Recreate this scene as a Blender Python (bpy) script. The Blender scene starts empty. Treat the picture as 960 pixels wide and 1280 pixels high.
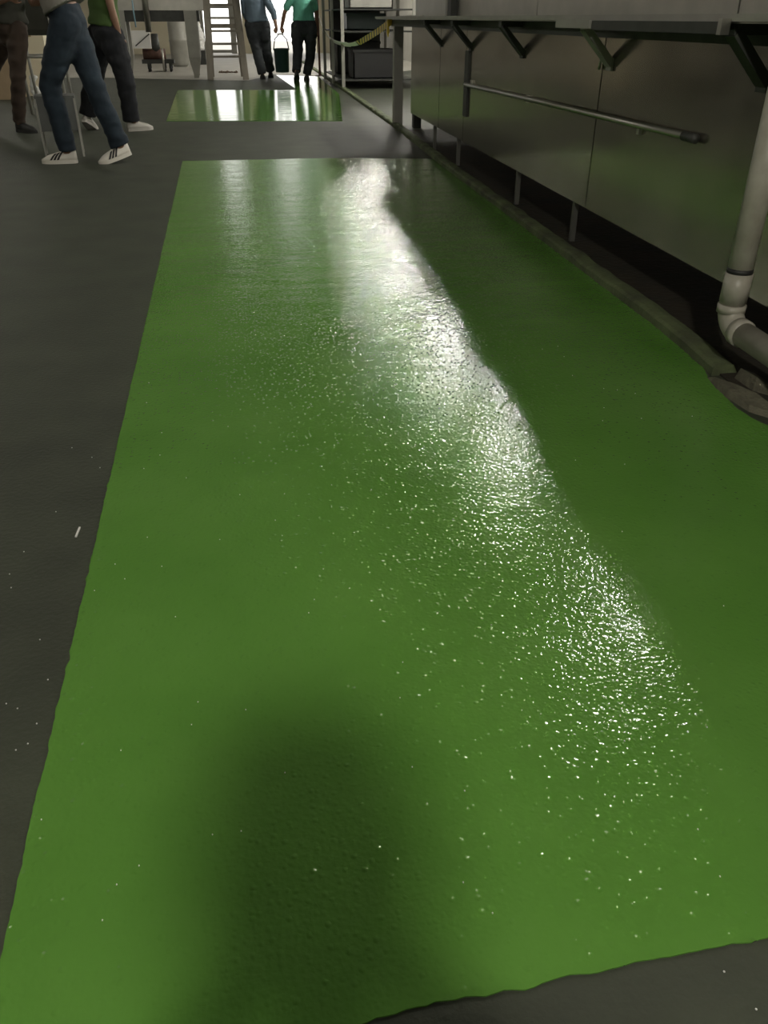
import bpy, bmesh, math, random
from mathutils import Vector, Matrix, noise
random.seed(7)
sc = bpy.context.scene
COL = sc.collection

# ------------------------------------------------------------------ camera
F, HOR, VPX, CH = 1000.0, 22.0, 270.0, 1.0          # focal length, horizon row, hall vanishing column, camera height
TH = math.atan((640 - HOR) / F)
YAW = math.atan((480 - VPX) / (F * math.cos(TH) + (640 - HOR) * math.sin(TH)))
cam = bpy.data.cameras.new('camera'); cam_ob = bpy.data.objects.new('camera', cam); COL.objects.link(cam_ob)
cam.sensor_fit = 'VERTICAL'; cam.sensor_height = 36.0; cam.lens = F / 1280 * 36; cam.clip_start = 0.02; cam.clip_end = 200
cam_ob.location = (0, 0, CH); cam_ob.rotation_euler = (math.pi / 2 - TH, 0, -YAW)
sc.camera = cam_ob

# ------------------------------------------------------------------ world, exposure
w = bpy.data.worlds.new('overcast'); sc.world = w; w.use_nodes = True
bg = w.node_tree.nodes['Background']; bg.inputs[0].default_value = (1.0, 0.985, 0.95, 1); bg.inputs[1].default_value = 2.4
sc.view_settings.view_transform = 'Standard'; sc.view_settings.look = 'None'
sc.view_settings.exposure = 0.0; sc.view_settings.gamma = 1.0; sc.view_settings.use_curve_mapping = False
L_KEY, L_TUBE, L_FILL = 830.0, 480.0, 50.0           # radiance of the bulb behind, of the tubes over the counter, of the added side fill tubes

# ------------------------------------------------------------------ pixel -> place
FW = Vector((math.sin(YAW) * math.cos(TH), math.cos(YAW) * math.cos(TH), -math.sin(TH)))
RT = Vector((math.cos(YAW), -math.sin(YAW), 0)); UP = RT.cross(FW)
def ray(x, y): return FW + RT * ((x - 480) / F) + UP * ((640 - y) / F)
def gp(x, y, z=0.0): r = ray(x, y); return Vector((0, 0, CH)) + r * ((z - CH) / r.z)
def atY(x, y, Y): r = ray(x, y); return Vector((0, 0, CH)) + r * (Y / r.y)
def atX(x, y, X): r = ray(x, y); return Vector((0, 0, CH)) + r * (X / r.x)

# ------------------------------------------------------------------ materials
MATS = {}
def mat(name, col, rough=0.6, metal=0.0, var=0.0, vscale=6.0, col2=None, bump=0.0, bscale=60.0, coat=0.0, emit=None, stretch=(1, 1, 1), rvar=0.0, spec=0.5):
    if name in MATS: return MATS[name]
    m = bpy.data.materials.new(name); m.use_nodes = True; nt = m.node_tree; b = nt.nodes['Principled BSDF']
    b.inputs['Base Color'].default_value = (*col, 1); b.inputs['Roughness'].default_value = rough; b.inputs['Metallic'].default_value = metal
    b.inputs['Specular IOR Level'].default_value = spec
    if coat: b.inputs['Coat Weight'].default_value = coat; b.inputs['Coat Roughness'].default_value = 0.08
    if emit:
        b.inputs['Emission Color'].default_value = (*emit[0], 1); b.inputs['Emission Strength'].default_value = emit[1]
    tc = nt.nodes.new('ShaderNodeTexCoord'); mp = nt.nodes.new('ShaderNodeMapping'); mp.inputs['Scale'].default_value = stretch
    nt.links.new(tc.outputs['Object'], mp.inputs[0])
    if var or col2 or rvar:
        n = nt.nodes.new('ShaderNodeTexNoise'); n.inputs['Scale'].default_value = vscale; n.inputs['Detail'].default_value = 6
        nt.links.new(mp.outputs[0], n.inputs['Vector'])
        if var or col2:
            r = nt.nodes.new('ShaderNodeValToRGB'); r.color_ramp.elements[0].position = 0.3; r.color_ramp.elements[1].position = 0.7
            c2 = col2 or tuple(min(1, c * (1 + var)) for c in col)
            r.color_ramp.elements[0].color = (*(c * (1 - var) for c in col), 1); r.color_ramp.elements[1].color = (*c2, 1)
            nt.links.new(n.outputs['Fac'], r.inputs[0]); nt.links.new(r.outputs[0], b.inputs['Base Color'])
        if rvar:
            mr = nt.nodes.new('ShaderNodeMapRange'); mr.inputs[1].default_value = .3; mr.inputs[2].default_value = .7
            mr.inputs[3].default_value = max(.02, rough - rvar); mr.inputs[4].default_value = rough + rvar
            nt.links.new(n.outputs['Fac'], mr.inputs[0]); nt.links.new(mr.outputs[0], b.inputs['Roughness'])
    if bump:
        n2 = nt.nodes.new('ShaderNodeTexNoise'); n2.inputs['Scale'].default_value = bscale; n2.inputs['Detail'].default_value = 3
        bp = nt.nodes.new('ShaderNodeBump'); bp.inputs['Strength'].default_value = bump; bp.inputs['Distance'].default_value = 0.01
        nt.links.new(mp.outputs[0], n2.inputs['Vector']); nt.links.new(n2.outputs['Fac'], bp.inputs['Height']); nt.links.new(bp.outputs[0], b.inputs['Normal'])
    MATS[name] = m; return m

def coating(name, d_fine, d_wave, rough, d_grain):
    """wet green resin: fine grain, pooled undulation and roller marks as relief only"""
    m = bpy.data.materials.new(name); m.use_nodes = True; nt = m.node_tree; b = nt.nodes['Principled BSDF']; N = nt.nodes.new; K = nt.links.new
    tc = N('ShaderNodeTexCoord')
    n = N('ShaderNodeTexNoise'); n.inputs['Scale'].default_value = 2.2; n.inputs['Detail'].default_value = 5; K(tc.outputs['Object'], n.inputs['Vector'])
    r = N('ShaderNodeValToRGB'); e = r.color_ramp.elements; e[0].position = .3; e[1].position = .72
    e[0].color = (.082, .215, .032, 1); e[1].color = (.110, .258, .046, 1)
    K(n.outputs['Fac'], r.inputs[0]); K(r.outputs[0], b.inputs['Base Color'])
    b.inputs['Roughness'].default_value = rough; b.inputs['IOR'].default_value = 1.5
    vo = N('ShaderNodeTexNoise'); vo.inputs['Scale'].default_value = 105; vo.inputs['Detail'].default_value = 1.5; K(tc.outputs['Object'], vo.inputs['Vector'])
    mpn = N('ShaderNodeMapping'); mpn.inputs['Scale'].default_value = (1, 2.2, 1); K(tc.outputs['Object'], mpn.inputs[0])
    wv = N('ShaderNodeTexNoise'); wv.inputs['Scale'].default_value = 3.0; wv.inputs['Detail'].default_value = 2; K(mpn.outputs[0], wv.inputs['Vector'])
    b1 = N('ShaderNodeBump'); b1.inputs['Strength'].default_value = 1; b1.inputs['Distance'].default_value = d_wave; K(wv.outputs['Fac'], b1.inputs['Height'])
    b2 = N('ShaderNodeBump'); b2.inputs['Strength'].default_value = 1; b2.inputs['Distance'].default_value = d_fine; K(vo.outputs['Fac'], b2.inputs['Height'])
    K(b1.outputs[0], b2.inputs['Normal'])
    vr = N('ShaderNodeTexVoronoi'); vr.inputs['Scale'].default_value = 85; K(tc.outputs['Object'], vr.inputs['Vector'])
    dm = N('ShaderNodeMapRange'); dm.interpolation_type = 'SMOOTHSTEP'; dm.inputs[1].default_value = .0; dm.inputs[2].default_value = .5; dm.inputs[3].default_value = 1; dm.inputs[4].default_value = 0
    K(vr.outputs['Distance'], dm.inputs[0])
    sp = N('ShaderNodeSeparateColor'); K(vr.outputs['Color'], sp.inputs[0])
    gt = N('ShaderNodeMapRange'); gt.inputs[1].default_value = .15; gt.inputs[2].default_value = 1.0; K(sp.outputs[0], gt.inputs[0])
    mu = N('ShaderNodeMath'); mu.operation = 'MULTIPLY'; K(dm.outputs[0], mu.inputs[0]); K(gt.outputs[0], mu.inputs[1])
    b3 = N('ShaderNodeBump'); b3.inputs['Strength'].default_value = 1; b3.inputs['Distance'].default_value = d_grain; K(mu.outputs[0], b3.inputs['Height'])
    K(b2.outputs[0], b3.inputs['Normal']); K(b3.outputs[0], b.inputs['Normal'])
    return m

M_floor = mat('dark_screed', (.040, .046, .031), .58, var=.22, vscale=4, bump=.25, bscale=90, spec=.35)
M_rail = mat('dull_leg_metal', (.13, .13, .115), .5, .4, var=.2)
M_bare = mat('bare_concrete', (.36, .345, .30), .6, var=.12, vscale=3, bump=.2)
M_green = coating('green_resin', .0014, .0036, .085, .0012)
M_green2 = coating('green_resin_wet', .0003, .0030, .07, .0002)
M_wall = mat('painted_wall', (.30, .29, .25), .8, var=.1, vscale=2)
M_cream = mat('cream_wall', (.72, .66, .50), .8, var=.05, vscale=2)
M_ceil = mat('ceiling_paint', (.33, .32, .28), .85, var=.08, vscale=1.5)
M_steel = mat('brushed_steel', (.36, .335, .28), .18, .92, var=.06, vscale=2.5, rvar=.04)
M_steel2 = mat('plain_steel', (.42, .41, .37), .38, 1.0, var=.08, vscale=7)
M_dark = mat('dark_iron', (.045, .047, .042), .55, .3, var=.2, vscale=12)
M_paint = mat('grey_painted_metal', (.30, .295, .26), .5, .1, var=.1, vscale=6)
M_pipe = mat('grey_pvc', (.42, .40, .35), .42, col2=(.26, .245, .20), vscale=11, bump=.05)
M_kerb = mat('mossy_concrete', (.125, .16, .068), .8, col2=(.045, .05, .028), vscale=7, bump=.6, bscale=45)
M_muck = mat('gutter_muck', (.030, .022, .013), .75, col2=(.014, .014, .010), vscale=5, bump=.6, bscale=30)
M_chunk = mat('broken_concrete', (.10, .095, .065), .9, var=.35, vscale=20, bump=.8, bscale=70)
M_white = mat('white_plastic', (.78, .77, .74), .4)
M_bag = mat('white_bag', (.55, .55, .52), .5, var=.15)
M_black = mat('black_rubber', (.012, .012, .012), .6)
M_wood = mat('grey_wood', (.19, .17, .135), .7, var=.2, vscale=9, stretch=(1, 1, .2))
M_rust = mat('rust_red', (.10, .05, .035), .7, var=.25, vscale=20)
M_yellow = mat('tape_yellow', (.92, .66, .08), .4)
M_tapew = mat('tape_white', (.85, .85, .80), .4)
M_tblack = mat('tape_black', (.02, .02, .018), .4)
M_card = mat('cardboard', (.36, .27, .17), .85, var=.1)
M_navy = mat('dark_container', (.020, .045, .040), .35)
M_tube = mat('tube_glow', (.9, .9, .9), .4, emit=((1.0, .96, .87), L_TUBE))
M_tube2 = mat('tube_glow_fill', (.9, .9, .9), .4, emit=((1.0, .96, .87), L_FILL))
M_bulb = mat('bulb_glow', (.9, .9, .9), .4, emit=((1.0, .95, .84), L_KEY))
M_skin = mat('skin', (.24, .135, .085), .55, var=.06)
M_hair = mat('hair', (.012, .010, .009), .5)
M_eye = mat('eye', (.05, .04, .035), .2)
M_jeans = mat('blue_denim', (.009, .016, .026), .9, col2=(.019, .033, .048), vscale=9, bump=.2, bscale=300)
M_dknit = mat('dark_trousers', (.024, .028, .031), .9, var=.3, vscale=12)
M_black2 = mat('black_trousers', (.008, .009, .012), .9, var=.3, vscale=12)
M_brownt = mat('brown_trousers', (.040, .026, .017), .9, var=.25, vscale=10)
M_shoew = mat('shoe_white', (.66, .63, .56), .55, var=.06)
M_shoeg = mat('shoe_pale_grey', (.42, .40, .36), .6)
M_shoed = mat('shoe_dark', (.015, .015, .014), .6)
M_teal = mat('teal_cotton', (.12, .40, .30), .9, var=.1)
M_bluegrey = mat('blue_grey_cotton', (.10, .14, .18), .9, var=.12)
M_gshirt = mat('green_cotton', (.045, .085, .018), .9, var=.12)
M_greyshirt = mat('grey_cotton', (.20, .19, .165), .9, var=.12)
M_dshirt = mat('dark_olive_cotton', (.028, .028, .020), .9, var=.2)
M_pinkish = mat('dusty_pink_cloth', (.17, .085, .075), .9, var=.15)
M_blue = mat('blue_cable', (.16, .28, .34), .5)
M_film = mat('pale_film', (.75, .75, .72), .25)

# ------------------------------------------------------------------ mesh helpers
def link(name, bm, m, parent=None, smooth=False, bevel=0.0):
    me = bpy.data.meshes.new(name)
    if bevel: bmesh.ops.bevel(bm, geom=[e for e in bm.edges if e.is_manifold and e.calc_face_angle(0) > .6], offset=bevel, segments=2, affect='EDGES', clamp_overlap=True)
    bmesh.ops.recalc_face_normals(bm, faces=bm.faces)
    if smooth:
        for f in bm.faces: f.smooth = True
    bm.to_mesh(me); bm.free()
    for q in (m if isinstance(m, (list, tuple)) else [m]): me.materials.append(q)
    o = bpy.data.objects.new(name, me); COL.objects.link(o)
    if parent: o.parent = parent
    return o
def NB(): return bmesh.new()
def box(bm, x0, x1, y0, y1, z0, z1, M=None):
    vs = [bm.verts.new(p) for p in ((x0, y0, z0), (x1, y0, z0), (x1, y1, z0), (x0, y1, z0), (x0, y0, z1), (x1, y0, z1), (x1, y1, z1), (x0, y1, z1))]
    for f in ((3, 2, 1, 0), (4, 5, 6, 7), (0, 1, 5, 4), (1, 2, 6, 5), (2, 3, 7, 6), (3, 0, 4, 7)): bm.faces.new([vs[i] for i in f])
    if M is not None:
        for v in vs: v.co = M @ v.co
    return bm
def B(*a): return box(NB(), *a)
def bar(bm, p, q, wx, wy, up=Vector((0, 0, 1))):
    """square bar from p to q: wx across, wy along the up side"""
    p, q = Vector(p), Vector(q); d = (q - p).normalized()
    s = d.cross(up)
    if s.length < 1e-4: s = d.cross(Vector((0, 1, 0)))
    s.normalize(); t = s.cross(d)
    vs = []
    for c in (p, q):
        for a, b_ in ((-1, -1), (1, -1), (1, 1), (-1, 1)): vs.append(bm.verts.new(c + s * (a * wx / 2) + t * (b_ * wy / 2)))
    for f in ((3, 2, 1, 0), (4, 5, 6, 7), (0, 1, 5, 4), (1, 2, 6, 5), (2, 3, 7, 6), (3, 0, 4, 7)): bm.faces.new([vs[i] for i in f])
    return bm
def tube(bm, pts, rads, seg=14, ref=Vector((1, 0, 0)), round_ends=False):
    pts = [Vector(p) for p in pts]; n = len(pts)
    rads = [(r, r) if not isinstance(r, (tuple, list)) else r for r in (rads if isinstance(rads, (list, tuple)) and len(rads) == n else [rads] * n)]
    tans = [(pts[min(i + 1, n - 1)] - pts[max(i - 1, 0)]).normalized() for i in range(n)]
    secs = [(pts[i], tans[i], rads[i][0], rads[i][1]) for i in range(n)]
    if round_ends:
        e0_, e1_ = round_ends if isinstance(round_ends, tuple) else (True, True)
        def cap(i, sg):
            r = min(rads[i]); out = []
            for k, (o, s) in enumerate(((.45, .88), (.8, .58), (.97, .22))): out.append((pts[i] + tans[i] * (sg * r * o), tans[i], rads[i][0] * s, rads[i][1] * s))
            return out
        secs = (cap(0, -1)[::-1] if e0_ else []) + secs + (cap(n - 1, 1) if e1_ else [])
    rings = []; side = ref.copy()
    for c, t, a, b_ in secs:
        s = side - t * side.dot(t)
        if s.length < 1e-3: s = t.orthogonal()
        s.normalize(); u = t.cross(s); side = s
        rings.append([bm.verts.new(c + s * (a * math.cos(2 * math.pi * k / seg)) + u * (b_ * math.sin(2 * math.pi * k / seg))) for k in range(seg)])
    for A, C in zip(rings, rings[1:]):
        for k in range(seg): bm.faces.new((A[k], A[(k + 1) % seg], C[(k + 1) % seg], C[k]))
    bm.faces.new(rings[0][::-1]); bm.faces.new(rings[-1])
    return bm
def lathe(bm, prof, c=(0, 0, 0), seg=24):
    c = Vector(c); rings = [[bm.verts.new(c + Vector((r * math.cos(2 * math.pi * k / seg), r * math.sin(2 * math.pi * k / seg), z))) for k in range(seg)] for r, z in prof]
    for A, C in zip(rings, rings[1:]):
        for k in range(seg): bm.faces.new((A[k], A[(k + 1) % seg], C[(k + 1) % seg], C[k]))
    bm.faces.new(rings[0][::-1]); bm.faces.new(rings[-1]); return bm
def ell(bm, c, r, M=None, u=16, v=12):
    X = Matrix.Translation(Vector(c)) @ (M or Matrix()) @ Matrix.Diagonal((*r, 1))
    bmesh.ops.create_uvsphere(bm, u_segments=u, v_segments=v, radius=1, matrix=X); return bm
def poly(bm, pts, z0, z1):
    a = [bm.verts.new((p[0], p[1], z0)) for p in pts]; b_ = [bm.verts.new((p[0], p[1], z1)) for p in pts]; n = len(pts)
    bm.faces.new(b_); bm.faces.new(a[::-1])
    for i in range(n): bm.faces.new((a[i], a[(i + 1) % n], b_[(i + 1) % n], b_[i]))
    return bm
def rough_edge(pts, step, amp, closed=True):
    out = []; n = len(pts)
    for i in range(n):
        p, q = Vector(pts[i][:2]), Vector(pts[(i + 1) % n][:2]); L = (q - p).length; k = max(1, int(L / step)); d = (q - p) / k; nn = Vector((-d.y, d.x)).normalized()
        for j in range(k):
            c = p + d * j
            out.append(c + nn * (amp * (.5 * noise.noise(Vector((c.x * 9, c.y * 9, i))) + .8 * noise.noise(Vector((c.x * 40, c.y * 40, 3)))) if j else 0))
    return out
def thing(name, label, cat, loc=(0, 0, 0), rz=0.0, group=None):
    o = bpy.data.objects.new(name, None); COL.objects.link(o); o.empty_display_size = .1
    o.location = loc; o.rotation_euler = (0, 0, rz); return tag(o, label, cat, group)
def tag(o, label, cat, group=None):
    o['label'] = label; o['category'] = cat
    if group: o['group'] = group
    return o
def struct(o, label=None, cat=None):
    o['kind'] = 'structure'
    if label: o['label'] = label
    if cat: o['category'] = cat
    return o
def copy_tree(o, parent=None):
    c = o.copy(); COL.objects.link(c); c.parent = parent
    for ch in [k for k in bpy.data.objects if k.parent == o]: copy_tree(ch, c)
    return c

# ------------------------------------------------------------------ the hall
XL, XR, YB, YF, ZC = -6.0, 5.0, -5.0, 30.4, 4.2
OPX0, OPX1 = atY(254, 66, YF).x, atY(396, 66, YF).x
floor = struct(link('floor', B(XL - .3, XR + .3, YB - .3, YF + .3, -.15, 0), M_floor), 'dark grey unpainted screed floor', 'floor')
struct(link('ceiling', B(XL, XR, YB, YF, ZC, ZC + .15), M_ceil), 'grey ceiling over the hall', 'ceiling')
struct(link('wall_left', B(XL - .2, XL, YB, YF, 0, ZC), M_wall), 'grey painted side wall', 'wall')
struct(link('wall_right', B(XR, XR + .2, YB, YF, 0, ZC), M_wall), 'grey side wall behind the steel counter', 'wall')
struct(link('wall_back', B(XL - .2, XR + .2, YB - .2, YB, 0, ZC), M_wall), 'grey end wall behind the photographer', 'wall')
bm = NB(); box(bm, XL, OPX0, YF, YF + .25, 0, ZC); box(bm, OPX1, XR, YF, YF + .25, 0, ZC); box(bm, OPX0, OPX1, YF, YF + .25, 3.6, ZC)
struct(link('wall_far', bm, M_cream), 'cream far wall around the bright doorway', 'wall')
yard = struct(link('floor', B(-14, 16, YF + .3, YF + 16, -.15, -.002), M_bare), 'pale ground outside the doorway', 'ground')
# doorway frame with its cream centre pier and the glazed leaf behind the ladder
d = struct(thing('door_1', 'grey framed door leaf standing in the bright doorway', 'door', (0, YF + .1, 0)))
x0 = OPX0; x1 = atY(297, 66, YF).x; xm = atY(290, 66, YF).x
for a, b_ in ((x0, x0 + .1), (xm, x1)): link('stile', B(a, b_, -.03, .03, 0, 3.6), M_paint, d)
for z in (.02, 1.25, 2.4): link('rail', B(x0 + .1, xm, -.025, .025, z, z + .09), M_paint, d)
p = struct(link('trim_1', B(atY(306, 66, YF).x, atY(321, 66, YF).x, YF - .1, YF + .35, 0, 3.6), M_cream), 'cream pier in the doorway beside the ladder', 'pier')

# floor finishes
bare = [gp(*p) for p in ((120, 97), (310, 101), (340, 93), (398, 95), (412, 104), (440, 96))]
pts = [(v.x, v.y) for v in bare] + [(XR, 21), (XR, YF + .28), (XL, YF + .28), (XL, bare[0].y)]
o = link('bare_concrete', poly(NB(), rough_edge(pts, .15, .02), -.01, .002), M_bare, floor); o['label'] = 'pale bare concrete at the far end'
KERB = [(2.10, 24.0), (2.02, 19.66), (1.93, 15.5), (1.755, 8.9), (1.65, 6.6), (1.565, 3.6), (1.535, 2.7), (1.495, 2.24)]
KERB2 = [(1.46, 1.80), (1.43, 1.2), (1.40, .2)]
def kx(Y):
    k = KERB + KERB2
    for (xa, ya), (xb, yb) in zip(k, k[1:]):
        if yb <= Y <= ya: return xa + (xb - xa) * (Y - ya) / (yb - ya)
    return k[-1][0]
# wet green coating, main strip
main = [(-.378, 7.25), (.9, 7.2), (1.66, 7.0)] + [(kx(y) - .004, y) for y in (6.6, 6, 5, 4, 3.6, 3, 2.7, 2.3)] + [(1.455, 2.17), (1.43, 1.98), (1.44, 1.90), (1.455, 1.86), (1.45, 1.75), (1.42, 1.2), (1.40, .60)] + [(.584, .487), (.125, .484), (-.2, .455), (-.374, .44)]
mg = rough_edge(main, .012, .0055)
o = struct(link('green_floor_coating', poly(NB(), mg, -.005, .0026), M_green), 'long strip of fresh glossy green floor coating beside the kerb', 'floor coating')
sec = [gp(*p) for p in ((208, 151.5), (428, 151.5), (424, 118), (398, 96), (345, 94), (372, 113), (222, 113))]
o = struct(link('green_floor_coating', poly(NB(), rough_edge([(v.x, v.y) for v in sec], .06, .008), -.005, .005), M_green2), 'short wet mirror-like green coating patch near the two men with the bucket', 'floor coating')
# gutter bed and kerb
gut = [(kx(y) + .03, y) for y in (9, 7, 5, 4, 3, 2, 1, .3)] + [(2.9, .3), (2.9, 9)]
o = link('gutter_bed', poly(NB(), rough_edge(gut, .1, .02), -.004, .006), M_muck, floor); o['label'] = 'brown wet dirt under the steel counter'
def ridge(pts, wd, ht, step=.05):
    P = []
    for (xa, ya), (xb, yb) in zip(pts, pts[1:]):
        n = max(1, int(abs(yb - ya) / step))
        P += [(xa + (xb - xa) * i / n, ya + (yb - ya) * i / n) for i in range(n)]
    P.append(pts[-1]); bm = NB(); rows = []
    for x, y in P:
        j = .006 * noise.noise(Vector((x * 6, y * 6, 0))); k = 1 + .35 * noise.noise(Vector((y * 5, 7, 2)))
        rows.append([bm.verts.new((x + j + a * wd, y, b_ * ht * k if b_ > 0 else -.004)) for a, b_ in ((-.02, -.2), (0, .75), (.12, 1.0), (.5, 1.05), (.85, .9), (1.02, .3), (1.1, -.2))])
    for A, C in zip(rows, rows[1:]):
        for k in range(6): bm.faces.new((A[k], A[k + 1], C[k + 1], C[k]))
    bm.faces.new(rows[0]); bm.faces.new(rows[-1][::-1]); return bm
struct(link('trim_2', ridge(KERB, .085, .036), M_kerb, smooth=False), 'low mossy concrete kerb between the green coating and the counter', 'kerb')
struct(link('trim_3', ridge(KERB2, .085, .036), M_kerb), 'kerb end past the broken gap beside the drain pipe', 'kerb')
def chunk(name, label, pts, hts, cat='rubble'):
    bm = NB(); c = Vector((sum(p[0] for p in pts) / len(pts), sum(p[1] for p in pts) / len(pts)))
    base = [bm.verts.new((p[0], p[1], 0)) for p in pts]; top = [bm.verts.new((c.x + (p[0] - c.x) * .8, c.y + (p[1] - c.y) * .8, h)) for p, h in zip(pts, hts)]
    n = len(pts); ct = bm.verts.new((c.x, c.y, sum(hts) / n * 1.1))
    for i in range(n):
        bm.faces.new((base[i], base[(i + 1) % n], top[(i + 1) % n], top[i])); bm.faces.new((top[i], top[(i + 1) % n], ct))
    bm.faces.new(base[::-1])
    return tag(link(name, bm, M_chunk), label, cat)
chunk('concrete_lump', 'flat broken slab of concrete lying at the gap in the kerb', [(1.465, 2.23), (1.50, 2.14), (1.525, 2.03), (1.53, 1.93), (1.495, 1.90), (1.455, 1.96), (1.445, 2.08)], (.018, .022, .026, .02, .014, .016, .02))
chunk('concrete_lump', 'jagged kerb fragment tilted behind the flat slab', [(1.545, 2.20), (1.60, 2.18), (1.62, 2.09), (1.58, 2.04), (1.545, 2.09)], (.045, .03, .02, .03, .05))
chunk('concrete_lump', 'small mossy kerb crumb at the far side of the gap', [(1.55, 2.0), (1.59, 1.98), (1.60, 1.91), (1.55, 1.89)], (.04, .022, .03, .035))
bm = NB(); lathe(bm, [(.010, 0), (.016, .006), (.013, .02), (.006, .028)], (0, 0, 0), 8)
grit_pts = [gp(x, y) for x, y in ((22, 886), (46, 905), (20, 938), (12, 718), (98, 665), (172, 758), (30, 690), (14, 735), (60, 850), (35, 930), (115, 572), (125, 585), (90, 560), (25, 1165), (945, 1262), (905, 1215), (70, 640), (8, 880), (50, 800))]
bm.free(); bm = NB()
for q in grit_pts: ell(bm, (q.x, q.y, .001), (.0015, .0015, .0012), u=6, v=4)
for _ in range(90):
    x, y = random.uniform(-.36, 1.35), random.uniform(.52, 2.6); ell(bm, (x, y, .003), (.0011, .0016, .0012), u=5, v=4)
gr = link('pale_grit', bm, M_white); gr['kind'] = 'stuff'; tag(gr, 'pale grit specks scattered over the floor', 'grit')
bm = NB(); s0, s1 = gp(95, 672), gp(100, 660); bar(bm, (s0.x, s0.y, .002), (s1.x, s1.y, .002), .004, .003)
tag(link('wood_splinter', bm, M_white), 'thin pale splinter lying on the dark screed', 'splinter')

# ------------------------------------------------------------------ steel counter along the right
CT = thing('steel_counter', 'long brushed steel counter with panel front and ledge beside the kerb', 'counter', (1.70, 4.0, 0), -math.atan(.02))
CI = CT.matrix_basis.inverted() if False else (Matrix.Translation((1.70, 4, 0)) @ Matrix.Rotation(-math.atan(.02), 4, 'Z')).inverted()
seams = [-3.6, -.11, 2.42, 3.28, 4.55]
for a, b_ in zip(seams, seams[1:]):
    bm = B(0, .03, a + .006, b_ - .006, .205, .93); link('panel', bm, M_steel, CT, bevel=.004)
link('carcass', B(.035, 1.1, -3.6, 4.5, .225, .985), M_dark, CT)
link('ledge', B(-.155, 1.1, -3.7, 5.75, .985, 1.003), M_steel2, CT)
link('ledge_lip', B(-.168, -.153, -3.7, 5.75, .990, 1.010), M_paint, CT, bevel=.003)
link('top_beam', B(-.022, .02, -3.6, 5.6, .925, .982), M_dark, CT)
for i, y in enumerate((-1.42, -.20, 1.08, 2.28, 3.25)):
    bm = NB(); bar(bm, (-.140, y, .962), (-.004, y, .825), .06, .03, Vector((0, 0, 1)))
    box(bm, -.15, -.02, y - .025, y + .025, .955, .984); box(bm, -.012, -.001, y - .03, y + .03, .80, .85)
    o = link('bracket', bm, M_paint if i == 1 else M_dark, CT)
    if i == 1: o['label'] = 'pale grey bracket'
for y in (.07, 1.05, 2.62, 3.5): link('leg', B(.01, .035, y - .012, y + .012, 0, .225), M_rail, CT)
for y in (5.45,): link('end_post', B(-.02, .075, y - .05, y + .05, 0, .98), M_paint, CT, bevel=.006)
link('rear_post', B(.16, .24, 5.2, 5.3, 0, .98), M_dark, CT)
link('cover_strip', B(-.014, -.001, 2.30, 2.40, .38, .80), M_dark, CT)
bm = NB(); tube(bm, [(-.016, -1.0, .628), (-.016, .5, .612), (-.016, 2.35, .588)], .0135, 12, Vector((0, 0, 1)))
rl = link('rail', bm, M_steel2, CT, True); rl['label'] = 'thin steel rail pipe'
bm = NB(); tube(bm, [(-.018, -1.09, .628), (-.018, -1.0, .628)], .017, 12, Vector((0, 0, 1))); link('rail_socket', bm, M_dark, rl, True)
for y in (-.6, .9, 2.2): link('rail_clip', B(-.016, .0, y - .01, y + .01, .588, .625), M_steel2, rl)
bm = NB(); tube(bm, [(-.006, -.10, .885), (-.012, -.10, .80)], .006, 8); link('latch', bm, M_steel2, CT, True)
# channel bar clipped under the lip
c0 = CI @ atX(704, 28, 1.535); c1 = CI @ atX(916, 30, 1.515)
ch = thing('cable_channel', 'metal cable channel fixed along the front lip of the counter', 'channel', CT.location, CT.rotation_euler.z)
link('channel_body', B(-.195, -.170, c1.y, c0.y - .42, .958, .990), M_dark, ch, bevel=.003)
link('channel_cover', B(-.200, -.170, c0.y - .40, c0.y, .962, .992), M_paint, ch, bevel=.003)
link('end_clip', B(-.198, -.170, c1.y - .012, c1.y + .012, .956, .998), M_steel2, ch)
# upper housing standing on the counter
up = thing('steel_housing', 'grey steel machine housing standing on the counter', 'machine', CT.location, CT.rotation_euler.z)
hs = [-3.6, -1.0, 1.2, 3.1, 4.9]
for a, b_ in zip(hs, hs[1:]): link('side_panel', B(.10, .13, a + .005, b_ - .005, 1.004, 1.38), M_steel2, up, bevel=.004)
link('body', B(.13, 1.0, -3.6, 4.9, 1.004, 1.36), M_paint, up)
link('corner_post', B(.05, .10, 3.32, 3.38, 1.004, 1.40), M_paint, up); link('corner_post', B(.05, .10, 3.18, 3.30, 1.004, 1.40), M_dark, up)
link('foot_bar', B(.02, .06, 4.3, 5.2, 1.004, 1.018), M_steel2, up)

# ------------------------------------------------------------------ drain pipe with elbow
e0 = atX(913, 390, 1.53); dp = thing('drain_pipe', 'pale grey drain pipe with an elbow in front of the steel panel', 'pipe', (e0.x, e0.y, 0))
R_ = .038
def arc(c, a, b_, n=8): return [c + a * math.cos(math.pi / 2 * i / n) + b_ * math.sin(math.pi / 2 * i / n) for i in range(n + 1)]
z = Vector((0, 0, 1)); back = Vector((.05, -1, -.06)).normalized(); r_ = .060
o0 = Vector((0, 0, e0.z)); cen = o0 + back * r_ + z * .02
bm = NB(); tube(bm, [o0 + z * .02, Vector((0, 0, .984))], R_, 24); link('pipe_run', bm, M_pipe, dp, True)
bm = NB(); tube(bm, [o0 + z * .02] + arc(cen, -back * r_, -z * r_)[1:], R_ * 1.03, 24); link('elbow', bm, M_pipe, dp, True)
s = cen - z * r_
bm = NB(); tube(bm, [s, s + back * 1.0], R_, 24); link('pipe_run', bm, M_pipe, dp, True)
for za, zb, rr in ((.035, .125, 1.09), (.0, .026, 1.14)):
    bm = NB(); tube(bm, [o0 + z * za, o0 + z * zb], R_ * rr, 24); o = link('coupling', bm, M_pipe, dp, True)
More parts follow.
